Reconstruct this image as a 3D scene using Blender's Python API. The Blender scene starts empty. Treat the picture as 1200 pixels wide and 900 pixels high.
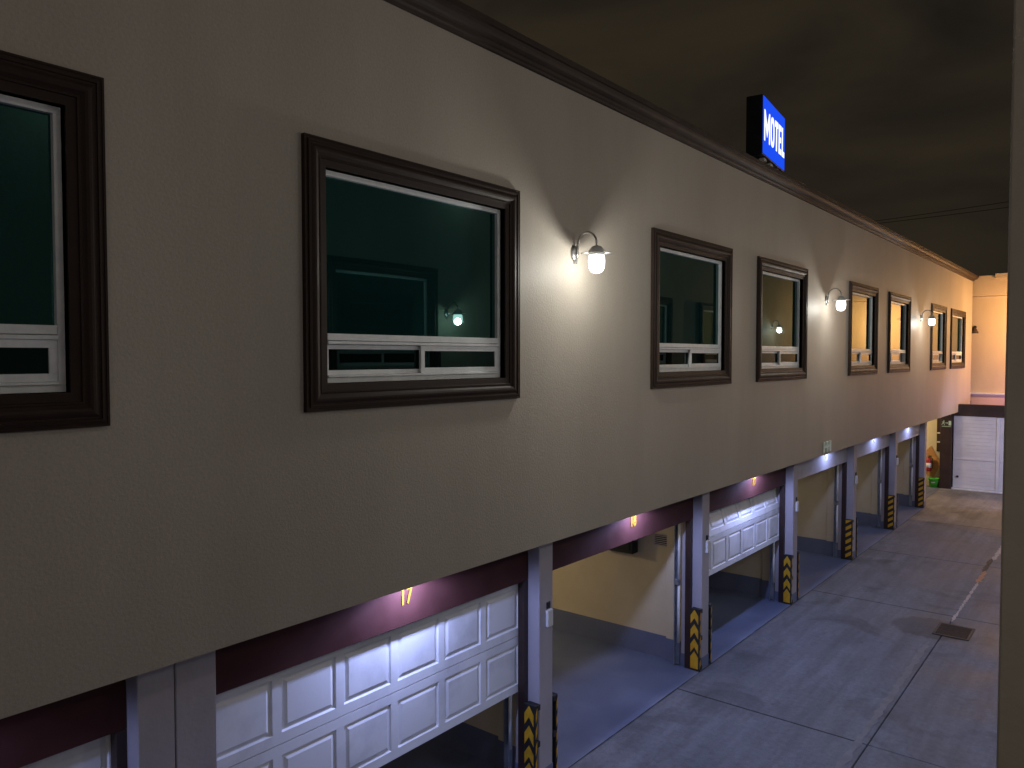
import bpy, bmesh, math, random
from mathutils import Vector, Matrix
random.seed(7)
S = bpy.context.scene
COL = S.collection
R = math.radians

# ------------------------------------------------------------------ helpers
def tag(o, label=None, cat=None, group=None, kind=None):
    if label: o['label'] = label
    if cat: o['category'] = cat
    if group: o['group'] = group
    if kind: o['kind'] = kind
    return o

def empty(name, loc=(0, 0, 0), rz=0.0):
    o = bpy.data.objects.new(name, None)
    o.empty_display_size = 0.2
    o.location = loc
    o.rotation_euler = (0, 0, rz)
    COL.objects.link(o)
    return o

class MB:
    """collects shapes into one mesh"""
    def __init__(s):
        s.bm = bmesh.new()
    def box(s, x0, x1, y0, y1, z0, z1, bev=0.0, seg=1, m=0, mat=None):
        v = [s.bm.verts.new(p) for p in ((x0, y0, z0), (x1, y0, z0), (x1, y1, z0), (x0, y1, z0),
                                         (x0, y0, z1), (x1, y0, z1), (x1, y1, z1), (x0, y1, z1))]
        fs = [s.bm.faces.new([v[i] for i in q]) for q in ((3, 2, 1, 0), (4, 5, 6, 7), (0, 1, 5, 4), (1, 2, 6, 5), (2, 3, 7, 6), (3, 0, 4, 7))]
        for f in fs: f.material_index = m
        if mat is not None:
            bmesh.ops.transform(s.bm, matrix=mat, verts=v)
        if bev > 0:
            es = list({e for f in fs for e in f.edges})
            r = bmesh.ops.bevel(s.bm, geom=es, offset=bev, segments=seg, profile=0.5, affect='EDGES')
            for f in r['faces']: f.material_index = m
        return s
    def quad(s, a, b, c, d, m=0):
        f = s.bm.faces.new([s.bm.verts.new(p) for p in (a, b, c, d)])
        f.material_index = m
        return f
    def poly(s, pts, m=0):
        f = s.bm.faces.new([s.bm.verts.new(p) for p in pts]); f.material_index = m
        return f
    def prism(s, pts, off, m=0):
        """polygon extruded by a vector"""
        off = Vector(off)
        a = [s.bm.verts.new(p) for p in pts]
        b = [s.bm.verts.new(Vector(p) + off) for p in pts]
        n = len(pts)
        fs = [s.bm.faces.new(list(reversed(a))), s.bm.faces.new(b)]
        for i in range(n):
            fs.append(s.bm.faces.new([a[i], a[(i + 1) % n], b[(i + 1) % n], b[i]]))
        for f in fs: f.material_index = m
        return s
    def lathe(s, prof, n=32, c=(0, 0, 0), axis='Z', m=0, smooth=True):
        """prof: list of (r, h)"""
        rings = []
        for r, h in prof:
            ring = []
            for i in range(n):
                a = 2 * math.pi * i / n
                p = {'Z': (r * math.cos(a), r * math.sin(a), h), 'X': (h, r * math.cos(a), r * math.sin(a)),
                     'Y': (r * math.sin(a), h, r * math.cos(a))}[axis]
                ring.append(s.bm.verts.new((p[0] + c[0], p[1] + c[1], p[2] + c[2])))
            rings.append(ring)
        for k in range(len(rings) - 1):
            for i in range(n):
                f = s.bm.faces.new([rings[k][i], rings[k][(i + 1) % n], rings[k + 1][(i + 1) % n], rings[k + 1][i]])
                f.smooth = smooth; f.material_index = m
        for ring in (rings[0], rings[-1]):
            f = s.bm.faces.new(ring); f.material_index = m
        return s
    def tube(s, pts, r, n=10, m=0):
        pts = [Vector(p) for p in pts]
        rings = []
        for i, p in enumerate(pts):
            d = (pts[min(i + 1, len(pts) - 1)] - pts[max(i - 1, 0)]).normalized()
            up = Vector((0, 1, 0)) if abs(d.y) < 0.9 else Vector((0, 0, 1))
            a = d.cross(up).normalized(); b = d.cross(a).normalized()
            rings.append([s.bm.verts.new(p + a * r * math.cos(2 * math.pi * k / n) + b * r * math.sin(2 * math.pi * k / n)) for k in range(n)])
        for k in range(len(rings) - 1):
            for i in range(n):
                f = s.bm.faces.new([rings[k][i], rings[k][(i + 1) % n], rings[k + 1][(i + 1) % n], rings[k + 1][i]])
                f.smooth = True; f.material_index = m
        s.bm.faces.new(rings[0]).material_index = m
        s.bm.faces.new(rings[-1]).material_index = m
        return s
    def build(s, name, mats, parent=None, loc=None):
        bmesh.ops.recalc_face_normals(s.bm, faces=s.bm.faces)
        me = bpy.data.meshes.new(name)
        s.bm.to_mesh(me); s.bm.free()
        if not isinstance(mats, (list, tuple)): mats = [mats]
        for m in mats: me.materials.append(m)
        o = bpy.data.objects.new(name, me)
        COL.objects.link(o)
        if parent is not None: o.parent = parent
        if loc is not None: o.location = loc
        return o

def copy_tree(o, parent=None):
    c = o.copy(); COL.objects.link(c)
    if parent is not None: c.parent = parent
    for ch in list(o.children):
        copy_tree(ch, c)
    return c

def text_mesh(txt, size, depth, sx=1.0, name='t', offset=0.0):
    cu = bpy.data.curves.new(name, 'FONT')
    cu.body = txt; cu.size = size; cu.extrude = depth; cu.align_x = 'CENTER'; cu.align_y = 'CENTER'; cu.offset = offset
    o = bpy.data.objects.new(name, cu); COL.objects.link(o)
    dg = bpy.context.evaluated_depsgraph_get()
    dg.update()
    me = bpy.data.meshes.new_from_object(o.evaluated_get(dg))
    bpy.data.objects.remove(o); bpy.data.curves.remove(cu)
    me.transform(Matrix.Diagonal((sx, 1, 1, 1)))
    return me

# ------------------------------------------------------------------ materials
def newmat(name):
    m = bpy.data.materials.new(name); m.use_nodes = True
    nt = m.node_tree
    b = nt.nodes['Principled BSDF']
    return m, nt, b

def N(nt, t, **kw):
    n = nt.nodes.new(t)
    for k, v in kw.items():
        if k.startswith('i_'):
            key = k[2:]
            key = int(key) if key.isdigit() else key.replace('_', ' ')
            n.inputs[key].default_value = v
        else: setattr(n, k, v)
    return n

def surf(name, c1, c2, scale=2.0, rough=0.6, bump=0.0, bscale=40.0, bdist=0.01, metal=0.0, detail=5.0, spec=0.5,
         rough2=None, stretch=(1, 1, 1), lo=0.35, hi=0.65, bdetail=4.0):
    m, nt, b = newmat(name)
    L = nt.links
    tc = N(nt, 'ShaderNodeTexCoord')
    geo = N(nt, 'ShaderNodeNewGeometry')
    mp = N(nt, 'ShaderNodeMapping'); mp.inputs['Scale'].default_value = stretch
    L.new(geo.outputs['Position'], mp.inputs['Vector'])
    no = N(nt, 'ShaderNodeTexNoise', i_Scale=scale, i_Detail=detail, i_Roughness=0.6)
    L.new(mp.outputs[0], no.inputs['Vector'])
    cr = N(nt, 'ShaderNodeValToRGB')
    cr.color_ramp.elements[0].position = lo; cr.color_ramp.elements[1].position = hi
    cr.color_ramp.elements[0].color = (*c1, 1); cr.color_ramp.elements[1].color = (*c2, 1)
    L.new(no.outputs['Fac'], cr.inputs['Fac'])
    L.new(cr.outputs['Color'], b.inputs['Base Color'])
    b.inputs['Roughness'].default_value = rough
    b.inputs['Metallic'].default_value = metal
    b.inputs['Specular IOR Level'].default_value = spec
    if rough2 is not None:
        mr = N(nt, 'ShaderNodeMapRange'); mr.inputs['To Min'].default_value = rough; mr.inputs['To Max'].default_value = rough2
        mr.inputs['From Min'].default_value = .3; mr.inputs['From Max'].default_value = .7
        L.new(no.outputs['Fac'], mr.inputs['Value']); L.new(mr.outputs[0], b.inputs['Roughness'])
    if bump > 0:
        n2 = N(nt, 'ShaderNodeTexNoise', i_Scale=bscale, i_Detail=bdetail, i_Roughness=0.55)
        L.new(geo.outputs['Position'], n2.inputs['Vector'])
        bp = N(nt, 'ShaderNodeBump'); bp.inputs['Strength'].default_value = bump; bp.inputs['Distance'].default_value = bdist
        L.new(n2.outputs['Fac'], bp.inputs['Height'])
        L.new(bp.outputs[0], b.inputs['Normal'])
    return m

def emit(name, col, strength, mixt=0.0):
    m = bpy.data.materials.new(name); m.use_nodes = True
    nt = m.node_tree; nt.nodes.clear()
    out = N(nt, 'ShaderNodeOutputMaterial')
    e = N(nt, 'ShaderNodeEmission'); e.inputs['Color'].default_value = (*col, 1); e.inputs['Strength'].default_value = strength
    if mixt > 0:
        t = N(nt, 'ShaderNodeBsdfTransparent'); mx = N(nt, 'ShaderNodeMixShader'); mx.inputs[0].default_value = mixt
        nt.links.new(e.outputs[0], mx.inputs[1]); nt.links.new(t.outputs[0], mx.inputs[2]); nt.links.new(mx.outputs[0], out.inputs[0])
    else:
        nt.links.new(e.outputs[0], out.inputs[0])
    return m

def stucco():
    m, nt, b = newmat('beige_stucco'); L = nt.links
    geo = N(nt, 'ShaderNodeNewGeometry')
    n1 = N(nt, 'ShaderNodeTexNoise', i_Scale=0.5, i_Detail=6.0, i_Roughness=0.6)
    mp = N(nt, 'ShaderNodeMapping'); mp.inputs['Scale'].default_value = (1, 1.6, 0.35)
    L.new(geo.outputs['Position'], mp.inputs['Vector']); L.new(mp.outputs[0], n1.inputs['Vector'])
    cr = N(nt, 'ShaderNodeValToRGB')
    cr.color_ramp.elements[0].position = .3; cr.color_ramp.elements[1].position = .72
    cr.color_ramp.elements[0].color = (.365, .325, .275, 1); cr.color_ramp.elements[1].color = (.44, .395, .34, 1)
    L.new(n1.outputs['Fac'], cr.inputs['Fac'])
    # fine grain speckle
    n3 = N(nt, 'ShaderNodeTexNoise', i_Scale=55.0, i_Detail=3.0, i_Roughness=0.6)
    L.new(geo.outputs['Position'], n3.inputs['Vector'])
    mr = N(nt, 'ShaderNodeMapRange'); mr.inputs['From Min'].default_value = .3; mr.inputs['From Max'].default_value = .7
    mr.inputs['To Min'].default_value = .93; mr.inputs['To Max'].default_value = 1.05
    L.new(n3.outputs['Fac'], mr.inputs['Value'])
    mx = N(nt, 'ShaderNodeMix', data_type='RGBA', blend_type='MULTIPLY'); mx.inputs['Factor'].default_value = 1
    L.new(cr.outputs[0], mx.inputs['A']); L.new(mr.outputs[0], mx.inputs['B'])
    L.new(mx.outputs['Result'], b.inputs['Base Color'])
    b.inputs['Roughness'].default_value = .62
    b.inputs['Specular IOR Level'].default_value = .35
    n2 = N(nt, 'ShaderNodeTexNoise', i_Scale=50.0, i_Detail=5.0, i_Roughness=0.6)
    L.new(geo.outputs['Position'], n2.inputs['Vector'])
    n4 = N(nt, 'ShaderNodeTexNoise', i_Scale=3.5, i_Detail=2.0)
    L.new(geo.outputs['Position'], n4.inputs['Vector'])
    ad = N(nt, 'ShaderNodeMath', operation='MULTIPLY_ADD'); ad.inputs[1].default_value = .8
    L.new(n4.outputs['Fac'], ad.inputs[0]); L.new(n2.outputs['Fac'], ad.inputs[2])
    bp = N(nt, 'ShaderNodeBump'); bp.inputs['Strength'].default_value = .34; bp.inputs['Distance'].default_value = .009
    L.new(ad.outputs[0], bp.inputs['Height']); L.new(bp.outputs[0], b.inputs['Normal'])
    return m

def concrete(name='worn_concrete', tint=(1, 1, 1)):
    m, nt, b = newmat(name); L = nt.links
    geo = N(nt, 'ShaderNodeNewGeometry')
    n1 = N(nt, 'ShaderNodeTexNoise', i_Scale=0.55, i_Detail=7.0, i_Roughness=0.62, i_Distortion=.4)
    L.new(geo.outputs['Position'], n1.inputs['Vector'])
    cr = N(nt, 'ShaderNodeValToRGB')
    cr.color_ramp.elements[0].position = .33; cr.color_ramp.elements[1].position = .66
    cr.color_ramp.elements[0].color = (.10, .105, .118, 1); cr.color_ramp.elements[1].color = (.195, .20, .215, 1)
    L.new(n1.outputs['Fac'], cr.inputs['Fac'])
    mp = N(nt, 'ShaderNodeMapping'); mp.inputs['Scale'].default_value = (3.2, .8, 1); mp.inputs['Rotation'].default_value = (0, 0, .5)
    L.new(geo.outputs['Position'], mp.inputs['Vector'])
    n2 = N(nt, 'ShaderNodeTexNoise', i_Scale=1.3, i_Detail=6.0, i_Roughness=0.7)
    L.new(mp.outputs[0], n2.inputs['Vector'])
    mr = N(nt, 'ShaderNodeMapRange'); mr.inputs['From Min'].default_value = .3; mr.inputs['From Max'].default_value = .7
    mr.inputs['To Min'].default_value = .78; mr.inputs['To Max'].default_value = 1.12
    L.new(n2.outputs['Fac'], mr.inputs['Value'])
    mx = N(nt, 'ShaderNodeMix', data_type='RGBA', blend_type='MULTIPLY'); mx.inputs['Factor'].default_value = 1
    L.new(cr.outputs[0], mx.inputs['A']); L.new(mr.outputs[0], mx.inputs['B'])
    # dark oil stains
    n5 = N(nt, 'ShaderNodeTexNoise', i_Scale=.9, i_Detail=3.0, i_Distortion=.8)
    L.new(geo.outputs['Position'], n5.inputs['Vector'])
    m5 = N(nt, 'ShaderNodeMapRange'); m5.inputs['From Min'].default_value = .54; m5.inputs['From Max'].default_value = .68
    m5.inputs['To Min'].default_value = 1; m5.inputs['To Max'].default_value = .6
    L.new(n5.outputs['Fac'], m5.inputs['Value'])
    mx2 = N(nt, 'ShaderNodeMix', data_type='RGBA', blend_type='MULTIPLY'); mx2.inputs['Factor'].default_value = 1
    L.new(mx.outputs['Result'], mx2.inputs['A']); L.new(m5.outputs[0], mx2.inputs['B'])
    # water stain round the drain: ellipse with an uneven edge
    vs = N(nt, 'ShaderNodeVectorMath', operation='SUBTRACT'); vs.inputs[1].default_value = (1.9, 13.55, 0)
    L.new(geo.outputs['Position'], vs.inputs[0])
    vl = N(nt, 'ShaderNodeVectorMath', operation='LENGTH'); L.new(vs.outputs[0], vl.inputs[0])
    av = N(nt, 'ShaderNodeMath', operation='ADD'); L.new(vl.outputs['Value'], av.inputs[0])
    nn = N(nt, 'ShaderNodeMath', operation='MULTIPLY'); nn.inputs[1].default_value = .35; L.new(n2.outputs['Fac'], nn.inputs[0]); L.new(nn.outputs[0], av.inputs[1])
    m6 = N(nt, 'ShaderNodeMapRange'); m6.inputs['From Min'].default_value = .66; m6.inputs['From Max'].default_value = .74
    m6.inputs['To Min'].default_value = .55; m6.inputs['To Max'].default_value = 1
    L.new(av.outputs[0], m6.inputs['Value'])
    mx3 = N(nt, 'ShaderNodeMix', data_type='RGBA', blend_type='MULTIPLY'); mx3.inputs['Factor'].default_value = 1
    L.new(mx2.outputs['Result'], mx3.inputs['A']); L.new(m6.outputs[0], mx3.inputs['B'])
    # fine grain, dark pits and broom streaks
    n7 = N(nt, 'ShaderNodeTexNoise', i_Scale=14.0, i_Detail=6.0, i_Roughness=.75)
    L.new(geo.outputs['Position'], n7.inputs['Vector'])
    m7 = N(nt, 'ShaderNodeMapRange'); m7.inputs['From Min'].default_value = .3; m7.inputs['From Max'].default_value = .7
    m7.inputs['To Min'].default_value = .74; m7.inputs['To Max'].default_value = 1.22
    L.new(n7.outputs['Fac'], m7.inputs['Value'])
    n8 = N(nt, 'ShaderNodeTexNoise', i_Scale=7.0, i_Detail=3.0, i_Roughness=.6)
    L.new(geo.outputs['Position'], n8.inputs['Vector'])
    m8 = N(nt, 'ShaderNodeMapRange'); m8.inputs['From Min'].default_value = .66; m8.inputs['From Max'].default_value = .74
    m8.inputs['To Min'].default_value = 1; m8.inputs['To Max'].default_value = .55
    L.new(n8.outputs['Fac'], m8.inputs['Value'])
    mp9 = N(nt, 'ShaderNodeMapping'); mp9.inputs['Scale'].default_value = (5.0, .22, 1); mp9.inputs['Rotation'].default_value = (0, 0, .06)
    L.new(geo.outputs['Position'], mp9.inputs['Vector'])
    n9 = N(nt, 'ShaderNodeTexNoise', i_Scale=1.0, i_Detail=5.0, i_Roughness=.65)
    L.new(mp9.outputs[0], n9.inputs['Vector'])
    m9 = N(nt, 'ShaderNodeMapRange'); m9.inputs['From Min'].default_value = .35; m9.inputs['From Max'].default_value = .7
    m9.inputs['To Min'].default_value = 1.08; m9.inputs['To Max'].default_value = .74
    L.new(n9.outputs['Fac'], m9.inputs['Value'])
    last = mx3.outputs['Result']
    for q_ in (m7, m8, m9):
        mq = N(nt, 'ShaderNodeMix', data_type='RGBA', blend_type='MULTIPLY'); mq.inputs['Factor'].default_value = 1
        L.new(last, mq.inputs['A']); L.new(q_.outputs[0], mq.inputs['B']); last = mq.outputs['Result']
    mt = N(nt, 'ShaderNodeMix', data_type='RGBA', blend_type='MULTIPLY'); mt.inputs['Factor'].default_value = 1
    L.new(last, mt.inputs['A']); mt.inputs['B'].default_value = (*tint, 1)
    L.new(mt.outputs['Result'], b.inputs['Base Color'])
    rr = N(nt, 'ShaderNodeMapRange'); rr.inputs['From Min'].default_value = .3; rr.inputs['From Max'].default_value = .7
    rr.inputs['To Min'].default_value = .5; rr.inputs['To Max'].default_value = .85
    L.new(n1.outputs['Fac'], rr.inputs['Value']); L.new(rr.outputs[0], b.inputs['Roughness'])
    n3 = N(nt, 'ShaderNodeTexNoise', i_Scale=45.0, i_Detail=5.0, i_Roughness=.6)
    L.new(geo.outputs['Position'], n3.inputs['Vector'])
    bp = N(nt, 'ShaderNodeBump'); bp.inputs['Strength'].default_value = .4; bp.inputs['Distance'].default_value = .008
    L.new(n3.outputs['Fac'], bp.inputs['Height']); L.new(bp.outputs[0], b.inputs['Normal'])
    return m

def glassmat(name='dark_tinted_glass', ior=1.85, base=(.004, .022, .022, 1)):
    m, nt, b = newmat(name); L = nt.links
    b.inputs['Base Color'].default_value = base
    b.inputs['Roughness'].default_value = .015
    b.inputs['IOR'].default_value = ior
    b.inputs['Specular Tint'].default_value = (.36, 1.0, .92, 1)
    geo = N(nt, 'ShaderNodeNewGeometry')
    n = N(nt, 'ShaderNodeTexNoise', i_Scale=.9, i_Detail=1.0)
    L.new(geo.outputs['Position'], n.inputs['Vector'])
    bp = N(nt, 'ShaderNodeBump'); bp.inputs['Strength'].default_value = .12; bp.inputs['Distance'].default_value = .01
    L.new(n.outputs['Fac'], bp.inputs['Height']); L.new(bp.outputs[0], b.inputs['Normal'])
    return m

M = {}
M['stucco'] = stucco()
M['concrete'] = concrete('worn_concrete', (.78, .83, .96))
M['tanconcrete'] = concrete('tan_concrete', (1.3, 1.15, 1.0))
M['screed'] = surf('pale_trowelled_screed', (.10, .108, .128), (.145, .155, .178), 5, .6, .3, 40, .004, detail=8)
M['glass'] = glassmat()
M['glassdark'] = glassmat('slider_glass', 1.5, (.003, .006, .006, 1))  # darker copy of the glass: dim reflection put into colour and reflectance
M['trim'] = surf('brown_moulding_paint', (.023, .0125, .009), (.031, .0175, .013), 6, .55, .12, 60, .004, rough2=.66, spec=.22)
M['cornice'] = surf('brown_cornice_paint', (.036, .024, .019), (.050, .034, .027), 3, .62, .2, 30, .01, spec=.25)
M['maroon'] = surf('maroon_enamel', (.052, .019, .0175), (.066, .024, .0225), 3, .42, .05, 60, .002, rough2=.6, spec=.15)
M['alu'] = surf('white_aluminium', (.68, .70, .72), (.78, .80, .81), 12, .35, .06, 90, .001, rough2=.5)
M['door'] = surf('white_door_enamel', (.52, .53, .56), (.74, .75, .78), 1.6, .38, .12, 25, .003, rough2=.6, lo=.28, hi=.5, detail=9)
M['lilac'] = surf('lilac_pillar_paint', (.36, .335, .37), (.43, .40, .44), 2.0, .6, .35, 22, .008, stretch=(1, 1, .5))
M['palehead'] = surf('pale_header_sheen_grey', (.36, .35, .38), (.42, .41, .44), 3, .5, .1, 30, .003)  # lavender sheen on the brown headers put into the colour; vent shares it
M['garwall'] = surf('cream_garage_paint', (.56, .49, .34), (.63, .56, .41), 1.2, .6, .3, 22, .006)
M['bluefloor'] = surf('blue_floor_paint', (.095, .122, .215), (.145, .18, .29), 1.1, .42, .15, 14, .004, rough2=.62, detail=8)
M['bluewall'] = surf('blue_dado_paint', (.12, .148, .24), (.15, .18, .28), 1.5, .5, .2, 20, .005)
M['steel'] = surf('galvanised_steel', (.30, .33, .38), (.42, .45, .50), 8, .4, metal=.8)
M['blacksteel'] = surf('dark_steel', (.015, .015, .017), (.03, .03, .032), 8, .5, metal=.3)
M['rubber'] = surf('black_rubber', (.012, .012, .013), (.022, .022, .023), 10, .6, .2, 60, .002)
M['yellow'] = surf('yellow_reflective_tape', (.52, .29, .012), (.66, .38, .02), 14, .45, rough2=.6)
M['gold'] = surf('gold_numeral', (.27, .135, .010), (.33, .17, .016), 8, .35, metal=.2)
M['white_pl'] = surf('white_plastic', (.66, .66, .64), (.74, .74, .72), 8, .4)
M['chrome'] = surf('brushed_lamp_metal', (.42, .42, .42), (.55, .55, .55), 20, .32, metal=.9)
M['lampwhite'] = surf('white_lamp_enamel', (.6, .6, .58), (.7, .7, .68), 20, .4)
M['jar'] = emit('glowing_jar', (1.0, .97, .92), 9.0, .55)
M['iron'] = surf('cast_iron', (.02, .018, .02), (.04, .034, .036), 20, .6, .3, 40, .004, metal=.4)
M['mortar'] = surf('pale_mortar', (.32, .27, .24), (.50, .44, .40), 9, .85, .6, 30, .01)
M['rustmortar'] = surf('orange_stained_mortar', (.38, .17, .08), (.5, .27, .15), 9, .85, .6, 30, .01)
M['asphalt'] = surf('dark_ground', (.04, .04, .042), (.06, .06, .06), .6, .85, .4, 20, .01)
M['roof'] = surf('roof_screed', (.10, .09, .085), (.15, .135, .125), .8, .8, .4, 14, .01)
M['signblack'] = surf('black_sign_metal', (.012, .012, .016), (.02, .02, .026), 6, .3)
M['signblue'] = emit('backlit_blue_acrylic', (.012, .075, .86), 1.05)
M['signwhite'] = emit('backlit_white_letters', (.92, .95, 1.0), 1.25)
M['oppwall'] = surf('olive_plaster', (.30, .265, .215), (.37, .33, .27), 1.0, .7, .4, 26, .008)
M['endwall'] = surf('cream_end_plaster', (.52, .42, .31), (.60, .50, .38), .8, .7, .4, 20, .01, stretch=(1, 1, .5))
M['endband'] = surf('pink_lit_white_paint', (.66, .50, .62), (.74, .58, .70), 1.5, .6, .2, 20, .006)  # white band with the pink of the lamp light mixed into its colour
M['gate'] = surf('white_gate_sheet', (.58, .57, .60), (.68, .67, .70), 1.5, .45, .1, 12, .006, rough2=.6)
M['postbrown'] = surf('dark_brown_post', (.026, .014, .013), (.04, .022, .019), 4, .45, .1, 40, .003)
M['green'] = surf('green_plastic', (.05, .42, .03), (.09, .55, .06), 6, .4)
M['signgreen'] = surf('pale_green_film', (.42, .60, .40), (.5, .68, .48), 8, .5)
M['mintletter'] = surf('mint_letter_acrylic', (.66, .82, .70), (.72, .86, .75), 8, .35)
M['red'] = surf('red_enamel', (.30, .015, .015), (.38, .02, .02), 6, .35)
M['plywood'] = surf('orange_plywood', (.45, .22, .08), (.56, .30, .12), 3, .6, .2, 20, .004, stretch=(1, 1, 5))
M['duct'] = surf('dark_duct', (.012, .012, .012), (.02, .02, .02), 5, .7)

# ------------------------------------------------------------------ layout numbers
WB, CT = 2.52, 6.90             # underside of the upper wall, underside of the cornice
YE = 30.7                       # far end of the facade
Y0 = -7.0
PX = -0.20                      # pillar fronts
HB = 2.08                       # underside of the door headers
PIL = [(-1.57, -1.34), (2.08, 2.58), (6.02, 6.25), (9.73, 9.96), (13.37, 13.60), (17.10, 17.33), (20.77, 21.00), (24.30, 24.55)]
WIN = [(-.47, 1.87), (3.12, 5.46), (7.88, 10.20), (11.07, 13.38), (15.80, 18.08), (18.92, 21.27), (23.69, 26.08), (26.65, 29.45)]
WZ = (3.935, 5.78)
WIN = [(a, b - .036 * max(b, 0) / 4.3) for a, b in WIN]
TW = .185                       # trim width

# ------------------------------------------------------------------ ground
g = MB(); g.quad((-400, -400, -.06), (400, -400, -.06), (400, 400, -.06), (-400, 400, -.06))
tag(g.build('ground', M['asphalt']), kind='structure')
g = MB(); g.box(-.5, 8, -12, 45, -.055, -.028)
tag(g.build('driveway_bed', M['rubber']), kind='structure')
d = MB()
xs = [-.45, 2.12, 6.0]; ys = [-12, -4.5, .1, 4.6, 9.0, 14.4, 18.3, 22.35, 28.4, 45]
for i in range(2):
    for j in range(len(ys) - 1):
        yo = 0 if i == 0 else random.uniform(-.02, .02)
        d.box(xs[i] + .006, xs[i + 1] - .006, ys[j] + .006, ys[j + 1] - .006, -.04, 0, bev=.006, m=1 if ys[j] > 22 else 0)
tag(d.build('driveway', [M['concrete'], M['tanconcrete']]), kind='structure')
f = MB()
# painted garage floor with a slightly wavering painted edge
n = 90
a = [(-.185 + .018 * math.sin(i * 1.7) * math.sin(i * .37) + random.uniform(-.006, .006), -7 + i * (31.5 / n)) for i in range(n + 1)]
for i in range(n):
    f.quad((-6.2, a[i][1], .004), (a[i][0], a[i][1], .004), (a[i + 1][0], a[i + 1][1], .004), (-6.2, a[i + 1][1], .004))
f2 = f
tag(f2.build('garage_floor', M['bluefloor']), kind='structure')
f = MB(); f.box(-6.2, -.455, 24.5, 33, -.04, -.001)
tag(f.build('passage_floor', M['concrete']), kind='structure')

# crumbling mortar along the long joint
def ragged(name, x, y0, y1, w, mat, n=60, z=.004):
    b = MB(); pl = []; pr = []
    for i in range(n + 1):
        y = y0 + (y1 - y0) * i / n
        k = min(1, i / 4, (n - i) / 4)
        pl.append((x - w * k * random.uniform(.3, 1.0) - .002, y)); pr.append((x + w * k * random.uniform(.3, 1.0) + .002, y))
    for i in range(n):
        b.quad((*pl[i], z), (*pr[i], z), (*pr[i + 1], z), (*pl[i + 1], z))
    return tag(b.build(name, mat), kind='structure')
ragged('joint_mortar', 2.13, 14.05, 16.9, .03, M['mortar'])
ragged('joint_mortar', 2.12, 16.8, 17.9, .06, M['rustmortar'], 26)
ragged('joint_mortar', 2.13, 18.9, 21.9, .055, M['mortar'])
ragged('joint_gap', 2.09, 17.75, 19.05, .055, M['duct'], 30)
ragged('joint_gap', -.187, -6, 24.4, .007, M['duct'], 260, .0055)
ragged('joint_mortar', 2.02, 5.2, 12.9, .06, M['screed'], 90)

def ragged_across(y, x0, x1, w):
    b = MB(); n = 50; pl = []; pr = []
    for i in range(n + 1):
        x = x0 + (x1 - x0) * i / n; k = random.uniform(.2, 1) ** 2
        pl.append((x, y - w * k - .004)); pr.append((x, y + w * random.uniform(.2, 1) ** 2 + .004))
    for i in range(n): b.quad((*pl[i], .003), (*pl[i + 1], .003), (*pr[i + 1], .003), (*pr[i], .003))
    return tag(b.build('joint_gap', M['duct']), kind='structure')
for y_ in (4.6, 9.0, 14.4, 18.3, 22.35): ragged_across(y_, -.17, 2.1, .006)
# drain grate
dr = empty('drain_grate', (2.235, 13.6, 0))
tag(dr, 'dark square iron drain grate set in the concrete driveway', 'drain')
b = MB()
hw, hl = .25, .32
b.box(-hw, hw, -hl, -hl + .035, .003, .012, .002).box(-hw, hw, hl - .035, hl, .003, .012, .002)
b.box(-hw, -hw + .035, -hl + .037, hl - .037, .003, .012, .002).box(hw - .035, hw, -hl + .037, hl - .037, .003, .012, .002)
b.build('rim', M['steel'] if False else M['iron'], dr)
b = MB(); b.box(-hw + .036, hw - .036, -hl + .036, hl - .036, .002, .004)
b.build('sump', M['duct'], dr)
b = MB()
for i in range(14):
    y = -hl + .05 + i * (2 * hl - .1) / 13
    b.box(-hw + .037, hw - .037, y - .009, y + .009, .005, .011)
b.build('bars', M['iron'], dr)

# ------------------------------------------------------------------ windows
def frame_profile(mb, y0, y1, z0, z1, prof, x=0.0, m=0):
    """mitred rectangular moulding; prof = [(inset, height)...] from the outer edge inwards"""
    rings = []
    for ins, h in prof:
        rings.append([mb.bm.verts.new(p) for p in ((x + h, y0 + ins, z0 + ins), (x + h, y1 - ins, z0 + ins), (x + h, y1 - ins, z1 - ins), (x + h, y0 + ins, z1 - ins))])
    for k in range(len(rings) - 1):
        for i in range(4):
            f = mb.bm.faces.new([rings[k][i], rings[k][(i + 1) % 4], rings[k + 1][(i + 1) % 4], rings[k + 1][i]])
            f.material_index = m
PROF = [(0, -.004), (0, .060), (.012, .060), (.014, .052), (.026, .052), (.028, .072), (.040, .074), (.043, .060), (.054, .060),
        (.060, .066), (.072, .074), (.086, .076), (.100, .068), (.112, .052), (.120, .045), (.124, .052), (.134, .052), (.138, .036), (.150, .034), (.185, .030), (.185, -.11)]
PROF = [(a, h * .58 if h > 0 else h) for a, h in PROF]
# rounder cove between the fillets
def rect_frame(mb, y0, y1, z0, z1, x0, x1, w, m=0):
    """four butted bars, mitre-free: verticals run between the horizontals"""
    mb.box(x0, x1, y0, y1, z0, z0 + w, .002, 1, m).box(x0, x1, y0, y1, z1 - w, z1, .002, 1, m)
    mb.box(x0, x1, y0, y0 + w, z0 + w, z1 - w, .002, 1, m).box(x0, x1, y1 - w, y1, z0 + w, z1 - w, .002, 1, m)

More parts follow.
